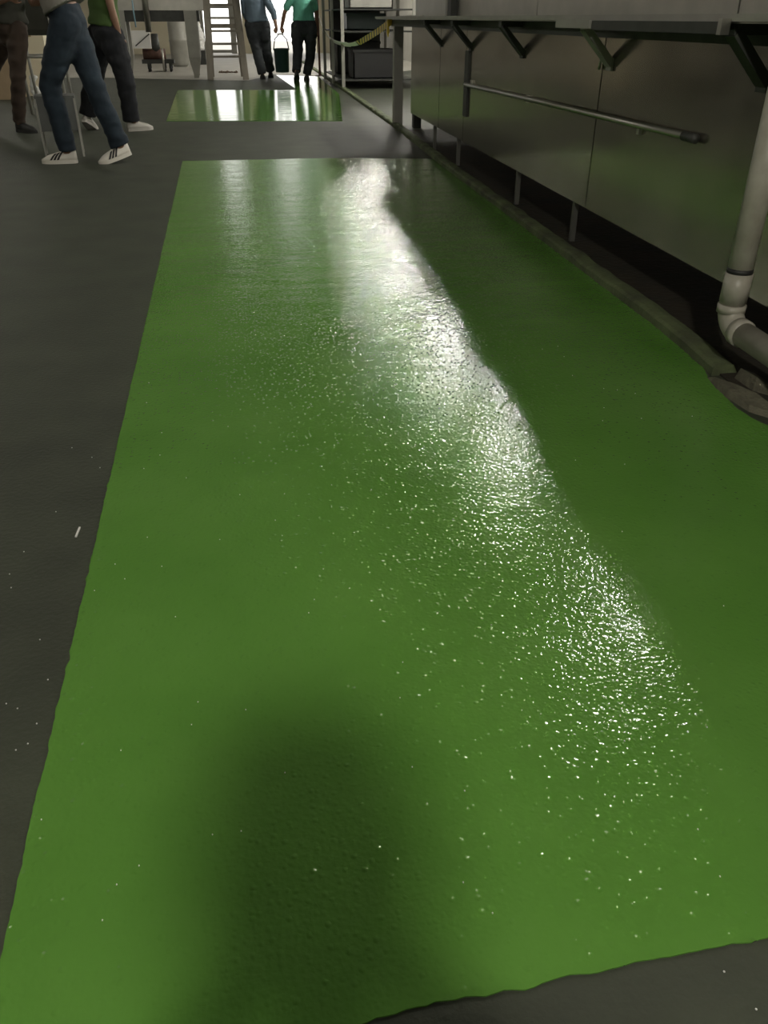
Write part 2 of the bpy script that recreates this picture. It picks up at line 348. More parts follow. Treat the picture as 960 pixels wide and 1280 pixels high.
bm = NB(); tube(bm, [o0 + z * .122, o0 + z * .140], R_ * 1.04, 24); link('seal_ring', bm, M_black, dp, True)
bm = NB(); tube(bm, [s - back * .004, s + back * .028], R_ * 1.14, 24); link('coupling', bm, M_pipe, dp, True)

# ------------------------------------------------------------------ lamps
GLR = 'tube lamps in the row over the steel counter'; GLL = 'fill tube lamps added out of view over the side aisle'
def tube_lamp(m, hl):
    t = thing('ceiling_lamp', 'twin tube lamp hanging in the row over the steel counter', 'lamp', (0, 0, 0), 0, GLR)
    link('housing', B(-.11, .11, -hl - .04, hl + .04, .03, .09), M_paint, t, bevel=.008)
    for s_ in (-1, 1):
        bm = NB(); tube(bm, [(s_ * .05, -hl, 0), (s_ * .05, hl, 0)], .016, 10); link('tube', bm, m, t, True)
        for e_ in (-1, 1): link('end_cap', B(s_ * .05 - .018, s_ * .05 + .018, e_ * (hl + .015) - .015, e_ * (hl + .015) + .015, -.02, .03), M_white, t)
        bm = NB(); tube(bm, [(0, s_ * (hl - .08), .09), (0, s_ * (hl - .08), ZC - 2.6)], .006, 6); link('rod', bm, M_steel2, t)
    return t
LT = tube_lamp(M_tube, .3)
for i, y in enumerate((4.45, 7.4, 10.5, 13.6, 16.7, 19.8, 23.5)):
    o = LT if i == 0 else copy_tree(LT)
    o.location = (2.78, y, 2.6)
LS = tube_lamp(M_tube2, .6)  # unseen row, added to fill light on the panel front and left side
for i, y in enumerate((4.5, 9.5, 14.5, 19.5, 25)):
    o = LS if i == 0 else copy_tree(LS)
    o.location = (-3.4, y, 2.6); tag(o, 'twin tube fill lamp added out of view over the side aisle', 'lamp', GLL)
pl = thing('pendant_lamp', 'bare bulb pendant lamp with a metal reflector behind the photographer', 'lamp', (-.02, -1.16, 2.78))
bm = NB(); ell(bm, (0, 0, -.01), (.088, .088, .10)); link('bulb', bm, M_bulb, pl, True)
bm = NB(); lathe(bm, [(.035, .10), (.04, .15), (.03, .17)]); link('socket', bm, M_black, pl)
bm = NB(); prof = [(.05, .17), (.13, .14), (.24, .05), (.245, .045), (.135, .15), (.05, .185)]
rings = [[bm.verts.new((r * math.cos(k * math.pi / 12), r * math.sin(k * math.pi / 12), zz)) for k in range(24)] for r, zz in prof]
for A, C in zip(rings, rings[1:] + rings[:1]):
    for k in range(24): bm.faces.new((A[k], A[(k + 1) % 24], C[(k + 1) % 24], C[k]))
link('reflector', bm, M_paint, pl, True)
bm = NB(); tube(bm, [(0, 0, .17), (0, 0, ZC - 2.78)], .006, 6); link('cord', bm, M_black, pl)

# ------------------------------------------------------------------ people
def remesh(bm, vox, sm=4, wob=0.0, seed=0):
    me = bpy.data.meshes.new('tmp'); bmesh.ops.recalc_face_normals(bm, faces=bm.faces); bm.to_mesh(me); bm.free()
    o = bpy.data.objects.new('tmp', me); COL.objects.link(o)
    m = o.modifiers.new('r', 'REMESH'); m.mode = 'VOXEL'; m.voxel_size = vox
    s_ = o.modifiers.new('s', 'SMOOTH'); s_.iterations = sm; s_.factor = .5
    dg = bpy.context.evaluated_depsgraph_get(); out = bpy.data.meshes.new_from_object(o.evaluated_get(dg))
    bpy.data.objects.remove(o); bpy.data.meshes.remove(me)
    if wob:
        nr = [v.normal.copy() for v in out.vertices]
        for v, n in zip(out.vertices, nr):
            c = v.co; k = noise.noise(Vector((c.x * 5 + seed, c.y * 5, c.z * 13))) + .5 * noise.noise(Vector((c.x * 14, c.y * 14 + seed, c.z * 24)))
            v.co = c + n * (wob * k)
    for p_ in out.polygons: p_.use_smooth = True
    return out
def put(name, me, m, parent):
    me.name = name; me.materials.clear(); me.materials.append(m); o = bpy.data.objects.new(name, me); COL.objects.link(o); o.parent = parent; return o

def hand(bm, wrist, d, nrm, thumb_side, curl=.5):
    """palm and five bent fingers; d = pointing direction, nrm = palm-side normal"""
    d = d.normalized(); nrm = (nrm - d * nrm.dot(d)).normalized(); s = d.cross(nrm) * thumb_side
    kn = wrist + d * .085
    tube(bm, [wrist - d * .01, wrist + d * .04, kn], [(.027, .018), (.038, .016), (.040, .013)], 10, s, True)
    for i, L in enumerate((.070, .080, .075, .058)):
        b0 = kn + s * (.029 - .0195 * i); p = [b0]; a = 0.0
        for seg in (.45, .32, .23):
            a += curl * 1.15; p.append(p[-1] + (d * math.cos(a) + nrm * math.sin(a)) * (L * seg))
        tube(bm, p, [.0092, .0088, .0082, .0072], 8, s, True)
    t0 = wrist + d * .025 + s * .026
    t1 = t0 + (d * .75 + s * .6 + nrm * .25).normalized() * .034; t2 = t1 + (d * .85 + s * .1 + nrm * .5).normalized() * .03; t3 = t2 + (d * .75 - s * .15 + nrm * .65).normalized() * .024
    tube(bm, [t0, t1, t2, t3], [.012, .0105, .0095, .008], 8, nrm, True)

def shoe(parent, M, upper, sole, stripes=None, L=.275, W=.046):
    def w_(t): return W * (.72 + .42 * t - .14 * math.cos(2 * math.pi * t)) * (1 - max(0, (t - .72) / .28) ** 2.4 * .75) * (1 - max(0, (.1 - t) / .1) ** 2 * .4)
    def h_(t): return .105 * (1 - t) ** 1.15 * (1 if t > .06 else .92) + .05 * t ** .5 * (1 - .35 * max(0, (t - .8) / .2))
    def sect(t, a, off=0):
        x = (w_(t) + off) * math.copysign(abs(math.cos(a)) ** .75, math.cos(a)); z_ = .022 + (h_(t) - .022 + off) * abs(math.sin(a)) ** .85; return M @ Vector((x, (t - .22) * L, z_))
    bm = NB(); rows = [[bm.verts.new(sect(t, math.pi * k / 12)) for k in range(13)] for t in [i / 16 for i in range(17)]]
    for A, C in zip(rows, rows[1:]):
        for k in range(12): bm.faces.new((A[k], A[k + 1], C[k + 1], C[k]))
        bm.faces.new((A[12], A[0], C[0], C[12]))
    bm.faces.new(rows[0]); bm.faces.new(rows[-1][::-1])
    o = link('shoe', bm, upper, parent, True)
    bm = NB(); out = []
    for z_ in (0, .026):
        ring = [Vector((w_(t) + .004, (t - .22) * L, z_)) for t in [i / 14 for i in range(15)]] + [Vector((-w_(t) - .004, (t - .22) * L, z_)) for t in [i / 14 for i in range(14, -1, -1)]]
        out.append([bm.verts.new(M @ v) for v in ring])
    a, b_ = out; n = len(a); bm.faces.new(b_); bm.faces.new(a[::-1])
    for i in range(n): bm.faces.new((a[i], a[(i + 1) % n], b_[(i + 1) % n], b_[i]))
    link('sole', bm, sole, o)
    if stripes:
        for sd in (0, 1):
            for i in range(3):
                bm = NB(); A = []
                for k in range(7):
                    q = k / 6; ang = .10 + 1.0 * q; ang = ang if sd == 0 else math.pi - ang; t = .70 - .10 * i - .15 * q
                    A.append([bm.verts.new(sect(t + dt, ang, of)) for dt, of in ((-.032, .003), (.032, .003), (.032, -.002), (-.032, -.002))])
                for p_, q_ in zip(A, A[1:]):
                    for k in range(4): bm.faces.new((p_[k], p_[(k + 1) % 4], q_[(k + 1) % 4], q_[k]))
                bm.faces.new(A[0]); bm.faces.new(A[-1][::-1]); link('stripe', bm, stripes, o)
    return o

def person(label, root, J, face, cloth, vox=.008, curl=.5, group=None, sleeve=.55, tr=1.0, stripes=None, shirt_len=0.0, belly=1.0):
    """J: world joints hipL hipR kneeL kneeR ankL ankR chest neck head shL shR elL elR wrL wrR; feet: (yawL, pitchL, yawR, pitchR)"""
    t = thing('person', label, 'person', root, 0, group); root = Vector(root)
    J = {k: (Vector(v) - root if k != 'feet' else v) for k, v in J.items()}
    fwd = Vector((-math.sin(face), math.cos(face), 0)); rt = Vector((math.cos(face), math.sin(face), 0))
    hip = (J['hipL'] + J['hipR']) / 2
    waist = hip.lerp(J['chest'], .42) ; pel = hip + Vector((0, 0, .02))
    up_ = (J['neck'] - J['chest']).normalized()
    # body
    bm = NB()
    tube(bm, [hip - Vector((0, 0, .06)), pel, waist, J['chest'], J['neck'] - up_ * .05], [(.12, .09), (.155, .105), (.125, .092), (.155, .11), (.10, .07)], 18, rt, True)
    tube(bm, [J['neck'] - up_ * .06, J['neck'], J['head'] - up_ * .06], [(.07, .06), .055, .052], 12, rt, True)
    hd = (J['head'] - J['neck']).normalized(); hM = Matrix((rt, hd.cross(rt) * 1.0, hd)).transposed().to_4x4()
    if (hM.to_3x3() @ Vector((0, 1, 0))).dot(fwd) < 0: pass
    fh = (fwd - hd * fwd.dot(hd)).normalized()
    hM = Matrix((fh.cross(hd), fh, hd)).transposed().to_4x4(); H_ = J['head']
    ell(bm, H_ + hd * .03, (.074, .093, .098), hM); ell(bm, H_ - hd * .05 + fh * .02, (.056, .066, .070), hM)
    tube(bm, [H_ + hd * .02 + fh * .085, H_ - hd * .018 + fh * .108], [.008, .013], 8, rt, True)
    tube(bm, [H_ - hd * .058 + fh * .083 - rt * .02, H_ - hd * .058 + fh * .09, H_ - hd * .058 + fh * .083 + rt * .02], [.005, .008, .005], 8, hd, True)
    for s_ in (-1, 1):
        ell(bm, H_ + rt * (s_ * .077) - fh * .008, (.010, .022, .032), hM, 10, 8)
        tube(bm, [H_ + hd * .036 + fh * .082 + rt * (s_ * .012), H_ + hd * .04 + fh * .083 + rt * (s_ * .046)], [.008, .007], 8, hd, True)
    for S, s_ in (('L', -1), ('R', 1)):
        tube(bm, [J['hip' + S], J['hip' + S].lerp(J['knee' + S], .35), J['knee' + S], J['knee' + S].lerp(J['ank' + S], .35), J['ank' + S]], [.082, .076, .054, .056, .038], 14, rt, True)
        tube(bm, [J['sh' + S], J['sh' + S].lerp(J['el' + S], .45), J['el' + S], J['el' + S].lerp(J['wr' + S], .35), J['wr' + S]], [.052, .045, .036, .037, .026], 12, rt, True)
        tube(bm, [J['neck'] - up_ * .08, J['sh' + S]], [.06, .055], 12, fwd, True)
        dv = (J['wr' + S] - J['el' + S]); pn = J.get('palm' + S, root - rt * s_) - root if 'palm' + S in J else -rt * s_
        hand(bm, J['wr' + S], J['hd' + S] if 'hd' + S in J else dv, pn, 1 if (dv.cross(pn)).dot(fwd) > 0 else -1, curl)
        yaw, pit = J['feet'][0 if S == 'L' else 2], J['feet'][1 if S == 'L' else 3]
        M = Matrix.Translation(J['ank' + S]) @ Matrix.Rotation(yaw, 4, 'Z') @ Matrix.Rotation(pit, 4, 'X') @ Matrix.Translation((0, 0, -.09))
        tube(bm, [J['ank' + S], M @ Vector((0, .05, .05)), M @ Vector((0, .14, .035))], [.036, (.034, .026), (.034, .018)], 10, rt, True)
        shoe(t, M, cloth['shoe'], cloth.get('sole', cloth['shoe']), stripes)
    put('body', remesh(bm, vox, 3), M_skin, t)
    for s_ in (-1, 1):
        bm = NB(); ell(bm, H_ + hd * .018 + fh * .086 + rt * (s_ * .031), (.011, .008, .008), hM, 10, 8); link('eye', bm, M_eye, t, True)
    bm = NB(); ell(bm, H_ + hd * .062 - fh * .022, (.080, .090, .080), hM); ell(bm, H_ - hd * .0 - fh * .045, (.078, .066, .085), hM)
    put('hair', remesh(bm, .012, 2, .004), M_hair, t)
    # trousers
    bm = NB(); k = tr
    tube(bm, [hip - Vector((0, 0, .05)), pel, hip.lerp(waist, .85)], [(.155 * k, .120), (.178 * k, .128), (.148 * k, .108)], 20, rt, (True, False))
    for S in 'LR':
        h_, n_, a_ = J['hip' + S], J['knee' + S], J['ank' + S]
        tube(bm, [h_, h_.lerp(n_, .3), h_.lerp(n_, .65), n_, n_.lerp(a_, .4), n_.lerp(a_, .8), n_.lerp(a_, .99)], [.105 * k, .103 * k, .088 * k, .077 * k, .075 * k, .070 * k, .070 * k], 16, rt, (True, False))
    put('trousers', remesh(bm, .011, 3, .012, random.random() * 9), cloth['trousers'], t)
    # shirt
    bm = NB(); lo = hip + Vector((0, 0, .06 - shirt_len))
    tube(bm, [lo, lo.lerp(waist, .5), waist, J['chest'], J['neck'] - up_ * .055], [(.19 * belly, .14 * belly), (.182 * belly, .136 * belly), (.172 * belly, .126 * belly), (.188, .135), (.115, .085)], 20, rt, (False, True))
    for S in 'LR':
        s0_, e_ = J['sh' + S], J['el' + S]
        tube(bm, [J['neck'] - up_ * .085, s0_], [(.075, .075), (.072, .075)], 14, fwd, True)
        P = [s0_, s0_.lerp(e_, min(sleeve, 1)), ]; Rr = [.072, .064]
        if sleeve > 1: P.append(e_.lerp(J['wr' + S], sleeve - 1)); Rr.append(.045)
        tube(bm, P, Rr, 14, rt, True)
    put('shirt', remesh(bm, .012, 3, .010, random.random() * 9), cloth['shirt'], t)
    return t

def upper(J, face, lean=(0, 0), chest=.36, arms=None):
    """fill the joints above the hips from the usual human proportions"""
    hip = (J['hipL'] + J['hipR']) / 2; fwd = Vector((-math.sin(face), math.cos(face), 0)); rt = Vector((math.cos(face), math.sin(face), 0))
    ax = (Vector((0, 0, 1)) + fwd * lean[0] + rt * lean[1]).normalized()
    J['chest'] = hip + ax * chest; J['neck'] = hip + ax * .55; J['head'] = J['neck'] + (ax + Vector((0, 0, 1))).normalized() * .155
    for S, s_ in (('L', -1), ('R', 1)):
        J['sh' + S] = hip + ax * .49 + rt * (s_ * .175)
        a = (arms or {}).get(S, (Vector((s_ * .06, .02, -.29)), Vector((s_ * .02, .08, -.25))))
        loc = lambda v: rt * v.x + fwd * v.y + Vector((0, 0, v.z))
        J['el' + S] = J['sh' + S] + loc(a[0]); J['wr' + S] = J['el' + S] + loc(a[1])
    return J

# --- worker in jeans, striding towards the side aisle
Y0 = 7.3; fc = math.radians(80)         # facing -X
J = dict(hipL=atY(83, 31, Y0 - .08), hipR=atY(89, 31, Y0 + .09), kneeL=atY(62, 106, Y0 - .02), kneeR=atY(121, 115, Y0 - .05), ankL=atY(84, 185, Y0 + .02), ankR=atY(150, 182, Y0 - .0), feet=(math.radians(86), 0, math.radians(112), math.radians(-14)))
J['ankL'].z = .09; J['ankR'].z = .125
upper(J, fc, (.12, 0), arms={'L': (Vector((-.05, .16, -.24)), Vector((.02, .23, .06))), 'R': (Vector((.06, .10, -.26)), Vector((-.02, .24, .05)))})
person('worker in blue jeans and striped white sneakers striding past the stool', (gp(115, 205).x, gp(115, 205).y, 0), J, fc, dict(shoe=M_shoew, sole=M_shoew, trousers=M_jeans, shirt=M_greyshirt), stripes=M_black, shirt_len=-.05, tr=1.05, belly=1.22)
# --- worker in a green shirt behind
Y0 = 9.5; fc = math.radians(-75)
J = dict(hipL=atY(126, 42, Y0 + .09), hipR=atY(138, 42, Y0 - .08), kneeL=atY(116, 100, Y0 + .1), kneeR=atY(156, 96, Y0 - .12), ankL=atY(110, 150, Y0 + .1), ankR=atY(165, 151, Y0 - .05), feet=(math.radians(-20), math.radians(-30), math.radians(-62), 0))
J['ankL'].z = .135; J['ankR'].z = .09
upper(J, fc, (.08, 0), arms={'L': (Vector((-.03, .0, -.28)), Vector((.03, .02, -.24))), 'R': (Vector((.03, .02, -.28)), Vector((-.03, .04, -.23)))})
person('worker in a green shirt, dark trousers and white shoes beside the hanging blue cable', (gp(138, 163).x, gp(138, 163).y, 0), J, fc, dict(shoe=M_shoeg, trousers=M_black2, shirt=M_gshirt), tr=1.22, belly=1.1)
# --- worker in brown trousers
Y0 = 9.6; fc = math.radians(-130)
J = dict(hipL=atY(22, 38, Y0 - .1), hipR=atY(8, 38, Y0 + .05), kneeL=atY(22, 98, Y0 - .14), kneeR=atY(-14, 98, Y0 + .05), ankL=atY(24, 150, Y0 - .05), ankR=atY(-28, 150, Y0 + .15), feet=(math.radians(-128), 0, math.radians(-120), 0))
J['ankL'].z = .09; J['ankR'].z = .09
upper(J, fc, (.05, 0), arms={'L': (Vector((-.07, .06, -.27)), Vector((.03, .24, .04))), 'R': (Vector((.07, .06, -.27)), Vector((-.03, .24, .04)))})
person('worker in brown trousers and dark shoes beside the framed dark tub', (gp(15, 165).x, gp(15, 165).y, 0), J, fc, dict(shoe=M_shoed, trousers=M_brownt, shirt=M_dshirt), tr=.92)
# --- two men walking away with a bucket between them
grip = atY(349, 42, 17.1)
def to_local(v, face): return Vector((v.x * math.cos(face) + v.y * math.sin(face), -v.x * math.sin(face) + v.y * math.cos(face), v.z))
Y0 = 17.4; fc = math.radians(-4)
J = dict(hipL=atY(314, 31, Y0), hipR=atY(329, 31, Y0), kneeL=atY(321, 64, Y0 + .05), kneeR=atY(333, 64, Y0 + .12), ankL=atY(328, 92, Y0), ankR=atY(338, 88, Y0 + .3), feet=(fc, 0, fc, math.radians(-18)))
J['ankL'].z = .09; J['ankR'].z = .13
upper(J, fc, (.03, -.06), arms={'L': (Vector((-.01, .05, -.29)), Vector((.02, .16, -.2)))}); sh = J['shR']; wr = grip + Vector((-.040, 0, .062)); mid = sh.lerp(wr, .52) + Vector((.05, -.04, 0))
J['elR'] = mid; J['wrR'] = wr; J['hdR'] = Vector((.25, 0, -1))
person('man in a blue-grey shirt walking away, holding the bucket in his right hand', (gp(326, 98).x, Y0, 0), J, fc, dict(shoe=M_shoed, trousers=M_dknit, shirt=M_bluegrey), shirt_len=.02, sleeve=1.35, curl=.75, tr=1.2, belly=1.12)
Y0 = 16.9; fc = math.radians(2)
J = dict(hipL=atY(372, 33, Y0), hipR=atY(388, 33, Y0), kneeL=atY(372, 68, Y0 + .0), kneeR=atY(388, 68, Y0 + .08), ankL=atY(371, 93, Y0 - .2), ankR=atY(384, 95, Y0 + .1), feet=(fc, math.radians(-28), fc, 0))
J['ankL'].z = .16; J['ankR'].z = .09
upper(J, fc, (.02, 0)); sh = J['shL']; wr = grip + Vector((.040, 0, .062)); J['elL'] = sh.lerp(wr, .52) + Vector((-.04, -.04, 0)); J['wrL'] = wr; J['hdL'] = Vector((-.25, 0, -1))
person('man in a teal shirt walking away, holding the bucket in his left hand', (gp(380, 102).x, Y0, 0), J, fc, dict(shoe=M_shoed, trousers=M_dknit, shirt=M_teal), shirt_len=-.02, sleeve=.7, curl=.75, tr=1.16, belly=1.1)
bt = thing('bucket', 'dark green plastic bucket carried by its handle between two men', 'bucket', (grip.x + .02, grip.y, .13))
bm = NB(); lathe(bm, [(.118, 0), (.125, .01), (.138, .36), (.145, .365), (.145, .39), (.133, .39), (.128, .37), (.115, .02), (.02, .02)]); link('tub', bm, M_navy, bt, True)
bm = NB(); lathe(bm, [(.126, .30), (.127, .33), (.02, .335)]); link('resin', bm, mat('resin_fill', (.10, .26, .05), .2), bt)
gz = grip.z - .13; bm = NB(); tube(bm, [(-.142, 0, .36), (-.11, 0, gz - .09), (-.03, 0, gz - .01), (.0, 0, gz), (.03, 0, gz - .01), (.11, 0, gz - .09), (.142, 0, .36)], .010, 8, Vector((0, 1, 0))); link('handle', bm, M_dark, bt, True)
bm = NB(); tube(bm, [(-.06, 0, gz - .006), (.06, 0, gz - .006)], .012, 10); link('grip', bm, M_white, bt, True)
# --- the photographer, whose shadow falls on the green strip
PY = -.50; fc = 0.0
V = Vector
J = dict(hipL=V((-.10, PY, .84)), hipR=V((.08, PY, .84)), kneeL=V((-.11, PY + .05, .47)), kneeR=V((.09, PY + .05, .47)), ankL=V((-.12, PY, .09)), ankR=V((.10, PY, .09)), feet=(math.radians(8), 0, math.radians(-8), 0))
J.update(chest=V((0, PY + .03, 1.17)), neck=V((0, PY + .09, 1.37)), head=V((0, PY + .19, 1.475)))
for S, s_ in (('L', -1), ('R', 1)):
    J['sh' + S] = V((s_ * .165, PY + .06, 1.29)); J['el' + S] = V((s_ * .20, PY + .14, 1.04)); J['wr' + S] = V((s_ * .118, -.115, .955)); J['hd' + S] = V((-s_ * .72, .40, .25))
person('photographer in dark clothes holding up a phone, casting the shadow on the coating', (0, PY, 0), J, fc, dict(shoe=M_shoed, trousers=M_dknit, shirt=M_dshirt), sleeve=.6, curl=.6, tr=.95)
ph = thing('phone', 'black phone held in the hands of the photographer', 'phone', (0, -.035, .96)); M = Matrix.Rotation(-TH, 4, 'X')
bm = NB(); box(bm, -.038, .038, -.004, .004, -.08, .08, M); link('case', bm, M_black, ph, bevel=.002)
bm = NB(); box(bm, -.035, .035, -.0052, -.0042, -.074, .074, M); link('screen', bm, mat('screen', (.02, .03, .02), .1), ph)

# ------------------------------------------------------------------ stool by the striding worker
q = gp(72, 203); st = thing('metal_stool', 'grey sheet metal stool with thin bright legs behind the jeans worker', 'stool', (q.x, q.y + .42, 0), math.radians(8))
M_stool = mat('dull_zinc', (.10, .105, .10), .5, .2, var=.12)
link('seat', B(-.155, .155, -.14, .14, .44, .458), M_stool, st, bevel=.004)
for a in ((-.15, .15, -.137, -.132), (-.15, .15, .132, .137), (-.15, -.145, -.132, .132), (.145, .15, -.132, .132)): link('side_panel', B(*a, .20, .44), M_stool, st)
for sx in (-1, 1):
    for sy in (-1, 1): link('leg', B(sx * .15 - .007, sx * .15 + .007, sy * .137 - .007, sy * .137 + .007, 0, .44), M_paint, st)
# framed dark tub at the far left
q = gp(44, 140); tb = thing('tub_stand', 'dark tub hung in a grey tubular frame behind the brown-trousered worker', 'tub', (q.x + .0, 11.6, 0))
T = lambda x, y: atY(x, y, 11.6) - Vector((q.x, 11.6, 0))
xa, xb = T(26, 60).x, T(72, 60).x; zr = T(44, 70).z; zt = T(44, 44).z
bm = NB(); rows = []
for zz, k in ((zt, .86), (zt + .06, .97), (zt + .50, 1.03), (zt + .52, 1.06)):
    rows.append([bm.verts.new((xa + (xb - xa) * (.5 + (u - .5) * k), (v - .5) * .42 * k, zz)) for u, v in ((0, 0), (1, 0), (1, 1), (0, 1))])
for A, C in zip(rows, rows[1:]):
    for k in range(4): bm.faces.new((A[k], A[(k + 1) % 4], C[(k + 1) % 4], C[k]))
bm.faces.new(rows[0][::-1]); bm.faces.new(rows[-1]); link('tub', bm, M_dshirt, tb, bevel=.02)
for x in (xa, xb):
    for y in (-.24, .24):
        bm = NB(); tube(bm, [(x + .03, y, 0), (x, y, zt + .45)], .018, 10); link('leg', bm, M_paint, tb, True)
for y in (-.24, .24):
    bm = NB(); tube(bm, [(xa, y, zr), (xb, y, zr)], .015, 10); link('crossbar', bm, M_paint, tb, True)
q = gp(42, 112); bm = NB()
for zz in range(1): pass
bm = NB(); P = [Vector((.012 * math.sin(i * 2.1), .01 * math.cos(i * 1.7), .02 + i * .05)) for i in range(8)]
tube(bm, P, [(.05 + .02 * math.sin(i * 1.9), .03 + .012 * math.cos(i * 2.3)) for i in range(8)], 12, Vector((1, 0, 0)), True)
o = tag(put('plastic_film', remesh(bm, .012, 1, .02, 3), M_film, None), 'crumpled white plastic film standing by the tub frame', 'plastic'); qq = gp(46, 128); o.location = (atY(45, 120, 12.0).x, 12.0, 0)
# cream cartons seen through the tub frame
for x0, x1, y0, Yc, lab in ((30, 64, 50, 14.2, 'large cream carton behind the framed tub'), (-6, 20, 60, 13.6, 'tan carton at the side wall behind the brown-trousered worker')):
    a, b_ = atY(x0, 100, Yc), atY(x1, 100, Yc); hgt = atY(x0, y0 - 14, Yc).z
    bx_ = thing('carton', lab, 'box', ((a.x + b_.x) / 2, Yc + .25, 0)); wd = (b_.x - a.x) / 2
    link('box', B(-wd, wd, -.25, .25, 0, hgt), M_cream if x0 > 0 else M_card, bx_, bevel=.006); link('packing_tape', B(-.03, .03, -.252, .252, hgt - .1, hgt + .002), M_card, bx_)
    for s_ in (-1, 1): link('flap', B(-wd, wd, .004 if s_ > 0 else -.25, .25 if s_ > 0 else -.004, hgt, hgt + .004), M_cream if x0 > 0 else M_card, bx_)
# dark tip of something at the frame edge
q = gp(-6, 262); cs = thing('caster', 'black rubber caster wheel standing on the dark screed', 'wheel', (q.x, q.y, 0))
bm = NB(); tube(bm, [(-.016, 0, .045), (.016, 0, .045)], .045, 18, Vector((0, 1, 0))); link('wheel', bm, M_black, cs, True)
bm = NB(); box(bm, -.024, -.019, -.018, .018, .03, .11); box(bm, .019, .024, -.018, .018, .03, .11); box(bm, -.024, .024, -.018, .018, .11, .116); link('fork', bm, M_steel2, cs)
bm = NB(); tube(bm, [(0, 0, .116), (0, 0, .20)], .010, 10); link('stem', bm, M_steel2, cs)

# ------------------------------------------------------------------ ladder
Yl = 17.35; A_, B_ = atY(266, 100, Yl), atY(305, 100, Yl)
ld = thing('step_ladder', 'grey wooden step ladder standing in front of the bright doorway', 'ladder', ((A_.x + B_.x) / 2, Yl, 0)); hw = (B_.x - A_.x) / 2
HL = 2.3
for s_ in (-1, 1):
    bm = NB(); bar(bm, (s_ * (hw + .04), 0, 0), (s_ * (hw - .06), .42, HL), .11, .05, Vector((0, 1, 0))); link('rail', bm, M_wood, ld)
    bm = NB(); bar(bm, (s_ * (hw - .0), .95, 0), (s_ * (hw - .10), .47, HL), .06, .04, Vector((0, 1, 0))); link('rear_leg', bm, M_wood, ld)
for i in range(10):
    zz = .38 + .205 * i; yy = .42 * zz / HL
    if zz < HL: link('rung', B(-hw, hw, yy - .03, yy + .03, zz - .018, zz + .018), M_wood, ld)
link('brace', B(-hw, hw, .75, .78, .83, .90), M_wood, ld); link('top_step', B(-hw + .02, hw - .02, .36, .54, HL - .02, HL + .02), M_wood, ld)
bm = NB(); random.seed(3)
for _ in range(26): ell(bm, (random.gauss(0, .09), random.gauss(0, .06), .012), (random.uniform(.012, .035),) * 2 + (random.uniform(.012, .03),), u=7, v=5)
o = link('dirt_heap', bm, mat('soil', (.08, .055, .035), .9)); o.location = gp(285, 91); o['kind'] = 'stuff'; tag(o, 'small heap of brown sweepings on pale concrete behind the ladder', 'dirt')

# ------------------------------------------------------------------ machine on legs, pump cart, drum, sack at the far left
Ym = 18.0; X = lambda x, y=50, Y=Ym: atY(x, y, Y).x; Z = lambda y, Y=Ym, x=200: atY(x, y, Y).z
mc = thing('mixing_machine', 'grey steel machine raised on stout legs beside the ladder', 'machine', (X(210), Ym, 0)); ox = X(210)
link('body', B(X(150) - ox, X(259) - ox, 0, .9, Z(13), 2.0), M_steel2, mc, bevel=.01)
link('apron', B(X(156) - ox, X(252) - ox, .03, .87, Z(27), Z(13)), M_dark, mc)
for xx, yy in ((241, .05), (241, .82), (152, .05), (152, .82)):
    xc = X(xx) - ox; bm = NB(); rows = []
    for zz, k in ((Z(13), 1), (.35, .95), (.06, .42), (0, .42)): rows.append([bm.verts.new((xc + a * .115 * k, yy + b2 * .08 * k, zz)) for a, b2 in ((-1, -1), (1, -1), (1, 1), (-1, 1))])
    for A, C in zip(rows, rows[1:]):
        for k in range(4): bm.faces.new((A[k], A[(k + 1) % 4], C[(k + 1) % 4], C[k]))
    bm.faces.new(rows[0][::-1]); bm.faces.new(rows[-1]); link('leg', bm, M_paint, mc)
bm = NB(); tube(bm, [(X(188) - ox, -.10, Z(40)), (X(188) - ox, -.10, 2.0)], .055, 16); link('outlet_pipe', bm, M_steel2, mc, True)
bm = NB(); tube(bm, [(X(188) - ox, -.10, 1.9), (X(188) - ox, .3, 1.9)], .05, 14); link('pipe_bend', bm, M_steel2, mc, True)
bm = NB(); tube(bm, [atY(164, -60, 16.5), atY(165, 0, 16.5), atY(167, 15, 16.45), atY(170, 34, 16.4)], .012, 8); tag(link('hanging_cable', bm, M_blue, None, True), 'thin light blue cable hanging beside the green-shirted worker', 'cable')
Yc = 20.4; ct = thing('pump_cart', 'small wheeled pump cart with a white cover beneath the raised machine', 'cart', (X(192, 88, Yc), Yc, 0)); oc = X(192, 88, Yc)
cx = lambda x: X(x, 60, Yc) - oc; cz = lambda y: Z(y, Yc)
link('deck', B(cx(176), cx(216), -.2, .2, cz(79), cz(74)), M_dark, ct, bevel=.006)
bm = NB(); tube(bm, [(cx(178), 0, cz(68)), (cx(206), 0, cz(68))], .11, 18, Vector((0, 1, 0))); link('tank', bm, M_rust, ct, True)
bm = NB(); tube(bm, [(cx(195), 0, cz(70)), (cx(195), 0, cz(42))], [.10, .07], 16); link('motor', bm, M_dark, ct, True)
bm = NB(); box(bm, cx(168), cx(190), -.22, -.05, cz(60), cz(38)); link('cover', bm, M_white, ct, bevel=.012)
bm = NB(); bar(bm, (cx(171), -.235, cz(57)), (cx(190), -.235, cz(42)), .025, .02); link('handle', bm, M_dark, ct)
for xx in (184, 203, 211):
    for yy in (-.16, .16):
        bm = NB(); tube(bm, [(cx(xx) - .02, yy, .06), (cx(xx) + .02, yy, .06)], .06, 16, Vector((0, 1, 0))); wo = link('caster', bm, M_black, ct, True)
        link('caster_fork', B(cx(xx) - .03, cx(xx) + .03, yy - .02, yy + .02, .06, cz(78)), M_dark, wo)
